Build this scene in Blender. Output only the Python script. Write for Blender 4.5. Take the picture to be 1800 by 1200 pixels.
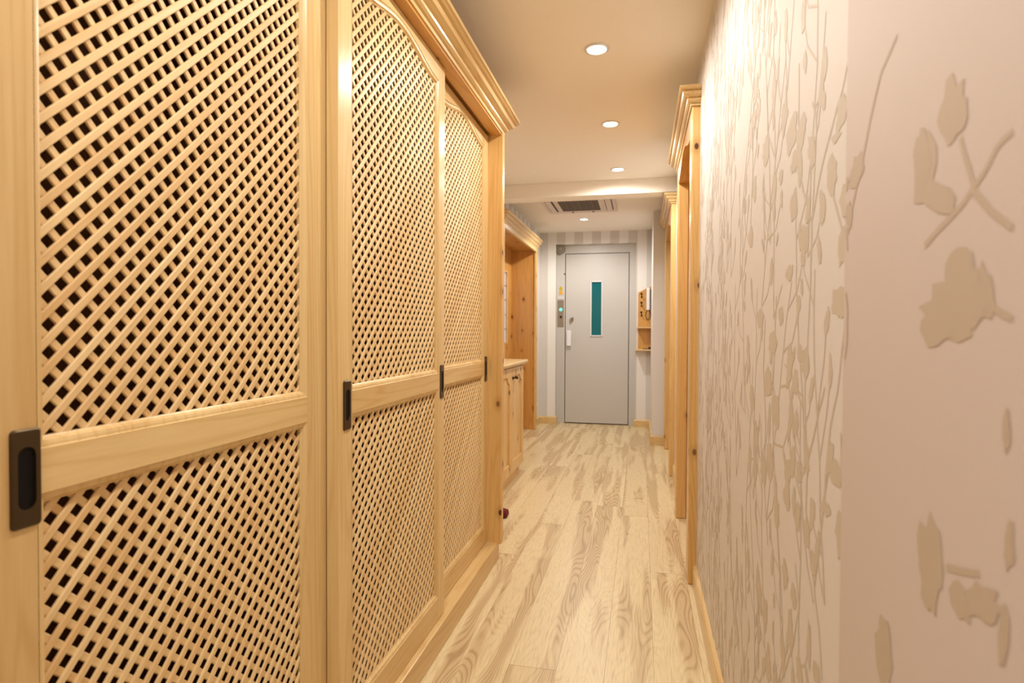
import bpy, bmesh, math, random
from mathutils import Matrix, Vector
PI = math.pi
C = bpy.context.scene.collection
for o in list(bpy.data.objects): bpy.data.objects.remove(o)

# ------------------------------------------------------------------ camera
F_PX = 1030.0
cam_d = bpy.data.cameras.new('camera'); cam = bpy.data.objects.new('camera', cam_d); C.objects.link(cam)
cam_d.sensor_width = 36.0; cam_d.lens = F_PX / 1800 * 36; cam_d.clip_start = 0.02
cam_d.dof.use_dof = True; cam_d.dof.focus_distance = 1.9; cam_d.dof.aperture_fstop = 5.5
def nrm(v): return v.normalized()
yv = nrm(Vector((227.0, -17.0, F_PX)))
dv = Vector((-250.0, (F_PX**2 - 250*227.0)/17.0, F_PX)); dv = nrm(dv - yv*dv.dot(yv))
zv = -dv; xv = yv.cross(zv)
# rows of R: camera right / down / forward in world coordinates
Rr = Vector((xv[0], yv[0], zv[0])); Rd = Vector((xv[1], yv[1], zv[1])); Rf = Vector((xv[2], yv[2], zv[2]))
m = Matrix((( Rr[0], -Rd[0], -Rf[0], 0), (Rr[1], -Rd[1], -Rf[1], 0), (Rr[2], -Rd[2], -Rf[2], 1.08), (0, 0, 0, 1)))
cam.matrix_world = m
S = bpy.context.scene; S.camera = cam

# ------------------------------------------------------------------ world, exposure
wd = bpy.data.worlds.new('world'); S.world = wd; wd.use_nodes = True
wd.node_tree.nodes['Background'].inputs[0].default_value = (0.75, 0.82, 1.0, 1)
wd.node_tree.nodes['Background'].inputs[1].default_value = 1.5
S.view_settings.view_transform = 'Standard'; S.view_settings.look = 'None'
S.view_settings.gamma = 1; S.view_settings.exposure = EXPOSURE = 0.0
S.view_settings.use_curve_mapping = False
LAMP_W = 27.5
LAMP_COL = (1.0, 0.965, 0.905)
# downlights: x, y (the first four are the ones in view, the rest are unseen, added along the same corridor to light it)
LIGHTS = [(-0.185, 2.42), (-0.175, 3.30), (-0.170, 4.23), (-0.58, 6.03), (-0.19, 1.54), (-0.19, 0.66), (-0.19, -0.25), (-0.19, -1.2)]
CEIL = 2.23

# ------------------------------------------------------------------ node helpers
class N:
    def __init__(s, name):
        s.m = bpy.data.materials.new(name); s.m.use_nodes = True; s.t = s.m.node_tree
        s.b = s.t.nodes['Principled BSDF']
    def n(s, typ, **kw):
        nd = s.t.nodes.new(typ)
        for k, v in kw.items(): setattr(nd, k, v)
        return nd
    def l(s, a, b): s.t.links.new(a, b)
    def val(s, sock, v):
        if hasattr(v, 'is_linked') or hasattr(v, 'links'): s.l(v, sock)
        else: sock.default_value = v
    def math(s, op, a, b=0.0, c=0.0, clamp=False):
        nd = s.n('ShaderNodeMath', operation=op, use_clamp=clamp)
        s.val(nd.inputs[0], a); s.val(nd.inputs[1], b); s.val(nd.inputs[2], c); return nd.outputs[0]
    def sstep(s, a, e0, e1):
        nd = s.n('ShaderNodeMapRange', interpolation_type='SMOOTHSTEP')
        s.val(nd.inputs[0], a); nd.inputs[1].default_value = e0; nd.inputs[2].default_value = e1; return nd.outputs[0]
    def mix(s, f, a, b, mode='MIX'):
        nd = s.n('ShaderNodeMix', data_type='RGBA', blend_type=mode)
        s.val(nd.inputs[0], f); s.val(nd.inputs[6], a); s.val(nd.inputs[7], b); return nd.outputs[2]
    def noise(s, vec, scale, detail=2.0, rough=0.5, dist=0.0):
        nd = s.n('ShaderNodeTexNoise'); s.l(vec, nd.inputs['Vector'])
        nd.inputs['Scale'].default_value = scale; nd.inputs['Detail'].default_value = detail
        nd.inputs['Roughness'].default_value = rough; nd.inputs['Distortion'].default_value = dist
        return nd.outputs[0]
    def vmul(s, vec, k):
        nd = s.n('ShaderNodeVectorMath', operation='MULTIPLY'); s.l(vec, nd.inputs[0]); nd.inputs[1].default_value = k; return nd.outputs[0]
    def vadd(s, a, b):
        nd = s.n('ShaderNodeVectorMath', operation='ADD'); s.l(a, nd.inputs[0]); s.val(nd.inputs[1], b); return nd.outputs[0]
    def xyz(s, vec):
        nd = s.n('ShaderNodeSeparateXYZ'); s.l(vec, nd.inputs[0]); return nd.outputs
    def comb(s, x, y, z):
        nd = s.n('ShaderNodeCombineXYZ'); s.val(nd.inputs[0], x); s.val(nd.inputs[1], y); s.val(nd.inputs[2], z); return nd.outputs[0]
    def bump(s, h, strength, dist=0.001):
        nd = s.n('ShaderNodeBump'); nd.inputs['Strength'].default_value = strength; nd.inputs['Distance'].default_value = dist
        s.l(h, nd.inputs['Height']); s.l(nd.outputs[0], s.b.inputs['Normal'])
    def obj(s): return s.n('ShaderNodeTexCoord').outputs['Object']
    def rnd(s): return s.n('ShaderNodeObjectInfo').outputs['Random']

def sr(r, g, b):
    f = lambda c: ((c/255+0.055)/1.055)**2.4 if c > 10 else c/255/12.92
    return (f(r), f(g), f(b), 1)

def plain(name, col, rough=0.5, metal=0.0, emit=None, es=0.0, spec=0.5, coat=0.0):
    k = N(name); k.b.inputs['Base Color'].default_value = col; k.b.inputs['Roughness'].default_value = rough
    k.b.inputs['Metallic'].default_value = metal; k.b.inputs['Specular IOR Level'].default_value = spec
    k.b.inputs['Coat Weight'].default_value = coat
    nz = k.noise(k.obj(), 60, 3)
    k.l(k.mix(k.math('MULTIPLY', nz, 0.10), col, tuple(c*0.8 for c in col[:3])+(1,)), k.b.inputs['Base Color'])
    if emit: k.b.inputs['Emission Color'].default_value = emit; k.b.inputs['Emission Strength'].default_value = es
    return k.m

def wood(name, axis, light, dark, knots=0.0, figure=1.0, rough=0.27):
    """pine with long grain along the given axis"""
    k = N(name)
    sq = {'X': (0.05, 1, 1), 'Y': (1, 0.05, 1), 'Z': (1, 1, 0.05)}[axis]
    off = k.comb(k.math('MULTIPLY', k.rnd(), 37.0), k.math('MULTIPLY', k.rnd(), 11.0), k.math('MULTIPLY', k.rnd(), 23.0))
    p0 = k.obj()
    p = k.vadd(k.vmul(p0, sq), off)
    big = k.noise(p, 7, 2)
    fig = k.noise(p, 14, 1.5, 0.4)
    ring = k.math('SINE', k.math('MULTIPLY', fig, 75.0))
    ring = k.math('POWER', k.math('ADD', k.math('MULTIPLY', ring, 0.5), 0.5), 3.0)
    fine = k.noise(k.vadd(k.vmul(p0, tuple(c if c < 1 else 1 for c in sq)), off), 260, 3, 0.6)
    f = k.math('ADD', k.math('MULTIPLY', ring, 0.30*figure), k.math('MULTIPLY', k.sstep(big, 0.35, 0.7), 0.40))
    f = k.math('ADD', f, k.math('MULTIPLY', k.math('SUBTRACT', fine, 0.5), 0.45), clamp=True)
    col = k.mix(f, light, dark)
    if knots:
        sk = {'X': (0.35, 1, 1), 'Y': (1, 0.35, 1), 'Z': (1, 1, 0.5)}[axis]
        vo = k.n('ShaderNodeTexVoronoi', voronoi_dimensions='2D'); vo.inputs['Scale'].default_value = 8.0
        cx_, cy_, cz_ = k.xyz(p0)
        uu, vv = {'Z': (k.math('ADD', cx_, cy_), cz_), 'Y': (k.math('ADD', cx_, cz_), cy_), 'X': (k.math('ADD', cy_, cz_), cx_)}[axis]
        wob = k.vadd(k.comb(uu, k.math('MULTIPLY', vv, 0.62), 0.0), off)
        k.l(wob, vo.inputs['Vector'])
        d = vo.outputs['Distance']; cx = k.xyz(vo.outputs['Color'])[0]
        size = k.math('MULTIPLY', k.math('GREATER_THAN', cx, 1-knots), k.math('ADD', k.math('MULTIPLY', k.xyz(vo.outputs['Color'])[1], 0.7), 0.5))
        core = k.math('MULTIPLY', k.math('SUBTRACT', 1.0, k.sstep(d, 0.045, 0.09)), size, clamp=True)
        halo = k.math('MULTIPLY', k.math('SUBTRACT', 1.0, k.sstep(d, 0.08, 0.26)), size, clamp=True)
        col = k.mix(k.math('MULTIPLY', halo, 0.45), col, tuple(c*0.75 for c in dark[:3])+(1,))
        col = k.mix(core, col, (0.09, 0.03, 0.012, 1))
    k.l(col, k.b.inputs['Base Color'])
    k.b.inputs['Roughness'].default_value = rough
    k.b.inputs['Specular IOR Level'].default_value = 0.45
    k.bump(fine, 0.12, 0.0006)
    return k.m

WL, WD = sr(224, 195, 140), sr(199, 155, 92)
M = {}
for ax in 'XYZ':
    M['w'+ax] = wood('pine_'+ax, ax, WL, WD)
    M['k'+ax] = wood('knotty_pine_'+ax, ax, sr(224, 184, 120), sr(197, 145, 76), knots=0.5)
    M['h'+ax] = wood('honey_pine_'+ax, ax, sr(210, 158, 88), sr(176, 114, 48), knots=0.45)
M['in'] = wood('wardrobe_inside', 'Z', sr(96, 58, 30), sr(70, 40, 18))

def diag(name, s):
    """strips of the lattice: every strip its own tone, grain along the strip"""
    k = N(name); p0 = k.obj(); x, y, z = k.xyz(p0)
    across = k.math('DIVIDE', k.math('SUBTRACT', z, k.math('MULTIPLY', y, s)), 0.0336)
    wn = k.n('ShaderNodeTexWhiteNoise', noise_dimensions='1D'); k.l(k.math('FLOOR', k.math('ADD', across, 0.25)), wn.inputs['W'])
    along = k.math('ADD', k.math('MULTIPLY', y, 0.7), k.math('MULTIPLY', z, 0.7*s))
    g = k.noise(k.comb(k.math('MULTIPLY', along, 6.0), k.math('MULTIPLY', across, 4.0), k.math('MULTIPLY', wn.outputs['Value'], 31.0)), 1.5, 4, 0.6)
    f = k.math('ADD', k.math('MULTIPLY', wn.outputs['Value'], 0.55), k.math('MULTIPLY', k.math('SUBTRACT', g, 0.4), 0.9), clamp=True)
    col = k.mix(f, sr(232, 204, 153), sr(208, 163, 102))
    k.l(col, k.b.inputs['Base Color']); k.b.inputs['Roughness'].default_value = 0.42
    return k.m
M['latF'] = diag('lattice_front_strips', 1.0); M['latB'] = diag('lattice_back_strips', -1.0)

def floor_mat():
    k = N('ash_plank_floor'); p0 = k.obj(); x, y, z = k.xyz(p0)
    u = k.math('DIVIDE', k.math('SUBTRACT', x, 0.048), 0.1525)
    row = k.math('FLOOR', u); fu = k.math('FRACT', u)
    w1 = k.n('ShaderNodeTexWhiteNoise', noise_dimensions='1D'); k.l(row, w1.inputs['W'])
    v = k.math('DIVIDE', k.math('ADD', y, k.math('MULTIPLY', w1.outputs['Value'], 1.9)), 1.9)
    col_i = k.math('FLOOR', v); fv = k.math('FRACT', v)
    w2 = k.n('ShaderNodeTexWhiteNoise', noise_dimensions='2D'); k.l(k.comb(row, col_i, 0.0), w2.inputs['Vector'])
    r = w2.outputs['Value']
    off = k.math('MULTIPLY', r, 57.0)
    q = k.comb(k.math('MULTIPLY', x, 1.0), k.math('MULTIPLY', y, 0.13), off)
    warp = k.noise(k.comb(x, k.math('MULTIPLY', y, 0.5), off), 9, 1)
    q2 = k.comb(k.math('ADD', x, k.math('MULTIPLY', warp, 0.02)), k.math('MULTIPLY', y, 0.15), off)
    fig = k.noise(q2, 8.5, 0.8, 0.4)
    ring = k.math('POWER', k.math('ADD', k.math('MULTIPLY', k.math('SINE', k.math('MULTIPLY', fig, 170.0)), 0.5), 0.5), 2.8)
    heart = k.sstep(k.noise(k.comb(x, k.math('MULTIPLY', y, 0.08), k.math('ADD', off, 5.0)), 12, 2.5), 0.47, 0.60)
    fine = k.noise(k.comb(x, k.math('MULTIPLY', y, 0.035), off), 330, 2, 0.6)
    base = k.mix(heart, sr(226, 207, 164), sr(206, 181, 138))
    base = k.mix(k.math('MULTIPLY', k.math('SUBTRACT', r, 0.3), 0.40, clamp=True), base, sr(200, 173, 130))
    amt = k.math('MULTIPLY', ring, k.math('ADD', 0.09, k.math('MULTIPLY', heart, 0.50)))
    base = k.mix(amt, base, sr(154, 122, 80))
    base = k.mix(k.math('MULTIPLY', k.sstep(fine, 0.48, 0.72), 0.42), base, sr(172, 142, 98))
    # seams
    su = k.math('MULTIPLY', k.math('MINIMUM', fu, k.math('SUBTRACT', 1.0, fu)), 0.1525)
    sv = k.math('MULTIPLY', k.math('MINIMUM', fv, k.math('SUBTRACT', 1.0, fv)), 1.9)
    seam = k.math('LESS_THAN', k.math('MINIMUM', su, k.math('MULTIPLY', sv, 0.7)), 0.0008)
    base = k.mix(k.math('MULTIPLY', seam, 0.55), base, sr(120, 90, 55))
    k.l(base, k.b.inputs['Base Color']); k.b.inputs['Roughness'].default_value = 0.36
    k.b.inputs['Specular IOR Level'].default_value = 0.35
    return k.m
M['floor'] = floor_mat()

def paper(name, col, sheen=0.6):
    k = N(name); p0 = k.obj()
    a = k.noise(k.vmul(p0, (1, 1, 0.08)), 900, 2, 0.6); b = k.noise(k.vmul(p0, (1, 0.08, 1)), 900, 2, 0.6)
    wv = k.math('ADD', a, b); big = k.noise(p0, 3, 2)
    c = k.mix(k.math('MULTIPLY', wv, 0.12), col, tuple(v*0.7 for v in col[:3])+(1,))
    c = k.mix(k.math('MULTIPLY', big, 0.10), c, (col[0]*1.0, col[1]*0.93, col[2]*0.88, 1))
    k.l(c, k.b.inputs['Base Color']); k.b.inputs['Roughness'].default_value = sheen
    k.bump(wv, 0.15, 0.0005); return k.m
M['paper'] = paper('pale_pink_beige_wallpaper', sr(226, 218, 211))
M['print'] = paper('beige_print', sr(207, 193, 174), 0.6)
M['paper_shade'] = paper('pale_pink_beige_wallpaper_painted_shade', sr(213, 198, 190))  # same wallpaper, dimmer light of the near stretch put into the colour
M['print_shade'] = paper('beige_print_painted_shade', sr(197, 178, 158), 0.6)  # same print, darkened to carry the near stretch's shade

def stripes():
    k = N('striped_wallpaper'); x, y, z = k.xyz(k.obj())
    s = k.math('FRACT', k.math('DIVIDE', k.math('ADD', k.math('ADD', x, y), 0.012), 0.205))
    a = k.sstep(s, 0.495, 0.505)
    g = k.noise(k.vmul(k.obj(), (1, 1, 0.1)), 200, 3)
    col = k.mix(a, sr(236, 233, 228), sr(212, 206, 200))
    col = k.mix(k.math('MULTIPLY', g, 0.10), col, sr(190, 185, 180))
    k.l(col, k.b.inputs['Base Color']); k.b.inputs['Roughness'].default_value = 0.6; return k.m
M['stripe'] = stripes()
M['ceil'] = plain('ceiling_paint', sr(248, 239, 226), 0.85)
M['white'] = plain('white_plastic', sr(235, 235, 238), 0.35)
M['whitepaint'] = plain('white_wall_paint', sr(226, 222, 218), 0.7)
M['lift'] = plain('greige_lift_enamel', sr(200, 197, 192), 0.38)
M['liftgap'] = plain('dark_gap', sr(60, 48, 42), 0.7)
M['steel'] = plain('brushed_steel', sr(170, 162, 150), 0.35, 0.7)
M['bronze'] = plain('dark_bronze', sr(84, 70, 50), 0.3, 0.8)
M['hollow_shade'] = plain('black_painted_hollow_shade', sr(7, 5, 4), 0.6, 0.0, spec=0.2)  # shade of the handle recess put into the colour
M['iron'] = plain('black_iron', sr(40, 28, 24), 0.45, 0.6)
M['teal'] = plain('teal_glass', sr(0, 98, 104), 0.12, emit=sr(0, 95, 102), es=0.15)
M['alu'] = plain('white_aluminium', sr(228, 228, 232), 0.3, 0.2)
M['green'] = plain('green_lamp', sr(80, 255, 200), 0.3, emit=sr(60, 255, 190), es=4)
M['yellow'] = plain('yellow_sticker', sr(196, 172, 30), 0.5)
M['orange'] = plain('orange_sticker', sr(232, 170, 40), 0.5)
M['grille'] = plain('grey_brown_grille', sr(120, 106, 94), 0.6)
M['acpanel'] = plain('ivory_panel', sr(222, 206, 190), 0.45)
M['red'] = plain('dark_red_felt', sr(104, 8, 6), 0.8)
M['sensor'] = plain('olive_grey_plastic', sr(140, 132, 116), 0.5)
M['lampglow'] = plain('lamp_lens', (1, 1, 1, 1), 0.3, emit=(1.0, 0.93, 0.82, 1), es=30)
M['chrome'] = plain('satin_trim', sr(230, 228, 222), 0.25, 0.3)
M['pane'] = plain('frosted_window_pane', sr(190, 195, 225), 0.25, emit=sr(170, 178, 222), es=0.55)
M['lead'] = plain('lead_came', sr(60, 62, 90), 0.4, 0.6)
M['black'] = plain('black_rubber', sr(25, 23, 22), 0.5)

# ------------------------------------------------------------------ mesh helpers
class MB:
    def __init__(s): s.v = []; s.f = []; s.mi = []
    def face(s, pts, mi=0):
        i = len(s.v); s.v += [tuple(p) for p in pts]; s.f.append(tuple(range(i, i+len(pts)))); s.mi.append(mi)
    def box(s, x0, x1, y0, y1, z0, z1, mi=0):
        i = len(s.v)
        s.v += [(x0,y0,z0),(x1,y0,z0),(x1,y1,z0),(x0,y1,z0),(x0,y0,z1),(x1,y0,z1),(x1,y1,z1),(x0,y1,z1)]
        for q in ((3,2,1,0),(4,5,6,7),(0,1,5,4),(1,2,6,5),(2,3,7,6),(3,0,4,7)): s.f.append(tuple(i+k for k in q)); s.mi.append(mi)
        return s
    def prism(s, pts, ext, mi=0):
        """closed polygon pts (3D list) pushed along vector ext"""
        i = len(s.v); n = len(pts); e = Vector(ext)
        s.v += [tuple(p) for p in pts] + [tuple(Vector(p)+e) for p in pts]
        s.f.append(tuple(i+k for k in range(n))[::-1]); s.mi.append(mi)
        s.f.append(tuple(i+n+k for k in range(n))); s.mi.append(mi)
        for k in range(n):
            j = (k+1) % n; s.f.append((i+k, i+j, i+n+j, i+n+k)); s.mi.append(mi)
        return s
    def loft(s, rings, closed=True, mi=0, caps=True):
        i = len(s.v); n = len(rings[0])
        for r in rings: s.v += [tuple(p) for p in r]
        for a in range(len(rings)-1):
            for k in range(n if closed else n-1):
                j = (k+1) % n
                s.f.append((i+a*n+k, i+a*n+j, i+(a+1)*n+j, i+(a+1)*n+k)); s.mi.append(mi)
        if caps and closed:
            s.f.append(tuple(i+k for k in range(n))[::-1]); s.mi.append(mi)
            s.f.append(tuple(i+(len(rings)-1)*n+k for k in range(n))); s.mi.append(mi)
        return s
    def lathe(s, prof, c, axis='Z', n=28, mi=0):
        """prof: (radius, height) list"""
        rings = []
        for r, h in prof:
            ring = []
            for k in range(n):
                a = 2*PI*k/n; p = (r*math.cos(a), r*math.sin(a), h)
                if axis == 'X': p = (h, p[0], p[1])
                elif axis == 'Y': p = (p[0], h, p[1])
                ring.append((c[0]+p[0], c[1]+p[1], c[2]+p[2]))
            rings.append(ring)
        return s.loft(rings, mi=mi)
    def tube(s, pts, r, n=8, mi=0):
        pts = [Vector(p) for p in pts]; rings = []
        for k, p in enumerate(pts):
            t = (pts[min(k+1, len(pts)-1)] - pts[max(k-1, 0)]).normalized()
            u = t.cross(Vector((0.31, 0.2, 0.93))).normalized(); w = t.cross(u)
            rr = r[k] if isinstance(r, (list, tuple)) else r
            rings.append([p + u*rr*math.cos(2*PI*a/n) + w*rr*math.sin(2*PI*a/n) for a in range(n)])
        return s.loft(rings, mi=mi)
    def build(s, name, mats, parent=None, bevel=0.0, smooth=False, seg=2):
        me = bpy.data.meshes.new(name); me.from_pydata([tuple(v) for v in s.v], [], s.f)
        if not isinstance(mats, (list, tuple)): mats = [mats]
        for q in mats: me.materials.append(M[q] if isinstance(q, str) else q)
        me.polygons.foreach_set('material_index', s.mi)
        b = bmesh.new(); b.from_mesh(me); bmesh.ops.recalc_face_normals(b, faces=b.faces); b.to_mesh(me); b.free()
        if smooth:
            for p in me.polygons: p.use_smooth = True
        o = bpy.data.objects.new(name, me); C.objects.link(o)
        if parent is not None: o.parent = parent
        if bevel:
            md = o.modifiers.new('bevel', 'BEVEL'); md.width = bevel; md.segments = seg; md.limit_method = 'ANGLE'; md.angle_limit = 0.6
        if smooth:
            md = o.modifiers.new('es', 'EDGE_SPLIT'); md.split_angle = 0.7
        return o
def tag(o, label=None, cat=None, group=None, kind=None):
    if label: o['label'] = label
    if cat: o['category'] = cat
    if group: o['group'] = group
    if kind: o['kind'] = kind
    return o
def thing(name, label, cat, loc, group=None):
    """an Empty at the thing's base; parts are built in world coordinates, so the parent inverse is set by adopt()"""
    o = bpy.data.objects.new(name, None); C.objects.link(o); o.location = loc; o.empty_display_size = 0.1
    return tag(o, label, cat, group)
def adopt(root):
    """children were modelled in world coordinates: keep them in place under a root that is not at the origin"""
    inv = Matrix.Translation(root.location).inverted()
    for ch in C.objects:
        if ch.parent is root: ch.matrix_parent_inverse = inv
def struct(name, mb, mats, **kw): return tag(mb.build(name, mats, **kw), kind='structure')
def box(*a): return MB().box(*a)

# ------------------------------------------------------------------ the shell
XR = 0.237        # right wall face
XL = -1.17        # left wall face
YB = -2.3         # wall behind the camera
YF = 6.80         # far wall face
struct('floor', box(-1.6, 0.75, YB-0.15, 7.15, -0.08, 0.0), 'floor')
struct('ceiling', box(-1.6, 0.75, YB-0.15, 7.15, CEIL, CEIL+0.1), 'ceil')
struct('trim_1', box(XL, 0.262, 4.515, 4.68, 2.12, CEIL), 'ceil', bevel=0.002)

# right wall: solid stretches between the two wooden doorways, lintels above them
P1, P2 = (2.594, 3.62), (4.52, 5.66)      # doorway surrounds, outside to outside
rw = MB()
rw.box(XR, 0.50, YB, P1[0]+0.03, 0, CEIL)
rw.box(XR, 0.50, P1[0]+0.03, P1[1]-0.03, 2.03, CEIL)
random.seed(11)
def blob(cy, cz, hw, hh, tilt, n=15):
    ps = []; a0 = random.random()*6
    for k in range(n):
        a = a0 + 2*PI*k/n; r = 0.68 + 0.5*random.random()
        y = hw*r*math.cos(a); z = hh*r*math.sin(a); t = math.radians(tilt)
        ps.append((cy + y*math.cos(t) + z*math.sin(t), cz - y*math.sin(t) + z*math.cos(t)))
    return ps
def limb(pts, w0, w1):
    """thin wobbly printed twig as a strip of quads"""
    out = []; P = [Vector(p) for p in pts]
    Q = []
    for a, b in zip(P, P[1:]):
        st = max(2, int((b-a).length/0.02))
        for k in range(st): Q.append(a.lerp(b, k/st) + Vector((random.uniform(-1,1), random.uniform(-1,1)))*0.0012)
    Q.append(P[-1])
    for k in range(len(Q)-1):
        d = (Q[k+1]-Q[k]); 
        if d.length < 1e-6: continue
        nn = Vector((-d.y, d.x)).normalized(); wa = w0 + (w1-w0)*k/len(Q); wb = w0 + (w1-w0)*(k+1)/len(Q)
        out.append([Q[k]+nn*wa, Q[k]-nn*wa, Q[k+1]-nn*wb, Q[k+1]+nn*wb])
    return out
prints = []
def put(poly, lay=0):
    if all(0.02 < p[1] < CEIL-0.02 and YB+0.02 < p[0] < P1[0]-0.005 for p in poly): prints.append((0.0003+lay*0.00006+random.random()*0.00003, [(p[0], p[1]) for p in poly]))
WP_STEMS= [[(0.9144, 1.1488), (0.9128, 1.238), (0.8996, 1.3176), (0.8969, 1.3778), (0.8687, 1.4518), (0.8587, 1.5073)], [(0.9128, 1.238), (0.8673, 1.3063), (0.8277, 1.3426), (0.7898, 1.3746), (0.7707, 1.4006)], [(0.9188, 1.2431), (0.9606, 1.2937), (1.0037, 1.3618)], [(0.8971, 1.3818), (0.9179, 1.4095)], [(1.1557, 1.1677), (1.1566, 1.272), (1.1547, 1.4095), (1.1687, 1.4942), (1.1397, 1.5546), (1.1259, 1.6286)], [(1.154, 1.3958), (1.2217, 1.4645), (1.2433, 1.5663)], [(0.9934, 1.4996), (0.992, 1.4024), (0.9768, 1.3626)], [(0.9226, 0.8181), (0.92, 0.8911), (0.9357, 0.966), (0.9351, 1.019), (0.9209, 1.1), (0.9144, 1.1488)], [(0.9444, 0.8218), (0.9786, 0.8499), (1.0154, 0.8776), (1.029, 0.926), (1.0271, 0.9634)], [(0.8416, 0.8426), (0.8318, 0.8977), (0.8157, 0.9598), (0.7911, 1.006), (0.7764, 1.0556), (0.764, 1.0965)], [(0.9173, 0.8958), (0.8852, 0.9409), (0.8653, 0.9752), (0.8416, 1.0083)], [(0.9418, 0.9652), (0.9785, 0.9852), (1.0147, 1.0107), (1.0613, 1.0265)], [(1.1522, 1.105), (1.1557, 1.1677)], [(1.1522, 1.105), (1.0887, 1.1625)], [(0.7504, 1.1425), (0.7397, 1.109), (0.7399, 1.0699), (0.7553, 1.0296)], [(0.7499, 1.1754), (0.7348, 1.2119), (0.7072, 1.2559), (0.6805, 1.2988), (0.6531, 1.3371), (0.6152, 1.3577)], [(0.7072, 1.2559), (0.7366, 1.2573), (0.7509, 1.2479)], [(0.7606, 1.1568), (0.7827, 1.2074), (0.817, 1.2529)], [(0.9226, 0.8181), (0.9057, 0.7741), (0.8812, 0.7351), (0.852, 0.6779), (0.8367, 0.6212)], [(0.9522, 0.8522), (0.9365, 0.7885), (0.9099, 0.7396), (0.8798, 0.7038)], [(0.8416, 0.8426), (0.8571, 0.7916), (0.8755, 0.7296)], [(1.1313, 1.1454), (1.1406, 1.0635), (1.1538, 0.9586), (1.1387, 0.8567), (1.1151, 0.7599), (1.084, 0.6703), (1.0706, 0.5775), (1.0501, 0.5009)], [(1.0501, 0.5009), (0.9833, 0.5938), (0.9532, 0.6704), (0.9791, 0.721)], [(1.228, 1.1067), (1.2386, 1.0056), (1.2114, 0.9081), (1.2204, 0.784), (1.1775, 0.6763)], [(0.5538, 1.1536), (0.5098, 1.1688), (0.48, 1.1832), (0.4542, 1.2034), (0.4365, 1.2088)], [(0.48, 1.1832), (0.4592, 1.1629), (0.4346, 1.1472)], [(0.4572, 1.0975), (0.4329, 1.0893)], [(0.48, 1.1832), (0.4917, 1.2066), (0.4998, 1.2257)], [(0.5091, 0.8992), (0.4645, 0.9129)], [(0.7458, 1.2597), (0.7501, 1.228), (0.7424, 1.1743)], [(0.7488, 0.8706), (0.7706, 0.919), (0.7764, 0.9592)]]
WP_LEAVES= [(1.038, 1.4015, 0.034, 0.0282, 5), (1.0137, 1.3513, 0.0252, 0.0183, -5), (0.981, 1.3813, 0.0302, 0.0248, 0), (1.0139, 1.2835, 0.0252, 0.0274, 0), (1.0871, 1.4495, 0.025, 0.0217, 5), (1.2414, 1.4376, 0.033, 0.0284, 8), (0.8227, 1.2795, 0.0208, 0.0256, -12), (0.7886, 1.3466, 0.0232, 0.0196, 15), (0.809, 1.3257, 0.02, 0.0058, 0), (0.776, 1.2402, 0.0163, 0.0206, 0), (0.9508, 1.2195, 0.0252, 0.0239, 8), (1.0417, 1.1775, 0.0267, 0.0132, 10), (0.7816, 1.1796, 0.0166, 0.0208, 15), (1.1071, 1.3528, 0.0173, 0.0141, 0), (0.7894, 1.118, 0.034, 0.0182, 0), (1.1547, 1.0633, 0.038, 0.023, 10), (0.9682, 1.0489, 0.0197, 0.0156, 0), (0.936, 1.0374, 0.0244, 0.0234, 5), (1.1949, 0.9867, 0.0409, 0.0324, 8), (1.1249, 0.9414, 0.0361, 0.0304, -5), (0.993, 1.0033, 0.0208, 0.0178, 10), (0.789, 0.9078, 0.0299, 0.0153, 0), (1.0008, 0.8761, 0.0176, 0.0269, -10), (1.2274, 0.8104, 0.0325, 0.031, 0), (1.1713, 0.834, 0.0344, 0.0296, 5), (1.2728, 1.1076, 0.0349, 0.0208, 0), (1.0943, 1.1087, 0.0212, 0.0178, 0), (0.9831, 0.9421, 0.0136, 0.0176, -5), (0.9627, 0.867, 0.0163, 0.0189, 0), (0.7777, 0.841, 0.0166, 0.011, 20), (0.7651, 0.8349, 0.024, 0.0303, 0), (0.7439, 0.7524, 0.0245, 0.049, -3), (0.6251, 0.7702, 0.0207, 0.0407, 4), (0.5336, 0.8964, 0.0219, 0.0365, 6), (0.4886, 0.8821, 0.0195, 0.0133, 0), (0.4606, 0.8968, 0.0231, 0.0116, 20), (0.4353, 0.8879, 0.0069, 0.0218, 0), (0.5132, 1.0976, 0.0435, 0.0227, 0), (0.4964, 1.1201, 0.0231, 0.021, -10), (0.4706, 1.106, 0.0178, 0.0238, 5), (0.5559, 1.2155, 0.0217, 0.0334, 8), (0.5362, 1.1898, 0.0311, 0.0138, -25), (0.5126, 1.2514, 0.0214, 0.024, 10), (0.7384, 1.3028, 0.022, 0.0293, -15), (0.7157, 1.2581, 0.024, 0.0189, 10), (0.7434, 1.2006, 0.0149, 0.023, 0), (0.8297, 0.8499, 0.0238, 0.0088, 0), (1.0327, 0.8505, 0.0226, 0.0259, 0), (1.0384, 0.8114, 0.0229, 0.0279, 5), (1.1107, 0.7613, 0.022, 0.0299, 0), (0.9692, 0.7952, 0.0165, 0.0208, 0), (0.9181, 0.7863, 0.0177, 0.0213, -10), (1.1956, 0.5378, 0.0258, 0.0322, 0), (1.0433, 0.677, 0.0232, 0.0243, 8), (0.9868, 0.6641, 0.0206, 0.0211, 0), (0.8823, 0.7586, 0.0163, 0.0157, -5), (1.0011, 0.5936, 0.0178, 0.0232, 0), (0.9483, 0.5688, 0.019, 0.0202, 10), (1.1652, 0.4556, 0.0293, 0.0292, 0), (0.8623, 0.6179, 0.0207, 0.0168, 0), (1.3561, 0.9361, 0.0266, 0.0271, 0), (1.3914, 1.2874, 0.028, 0.028, 5), (1.3576, 1.3927, 0.0265, 0.0249, 0), (0.4375, 1.0162, 0.0047, 0.0146, 0), (0.4313, 0.9447, 0.0057, 0.018, 0)]

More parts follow.
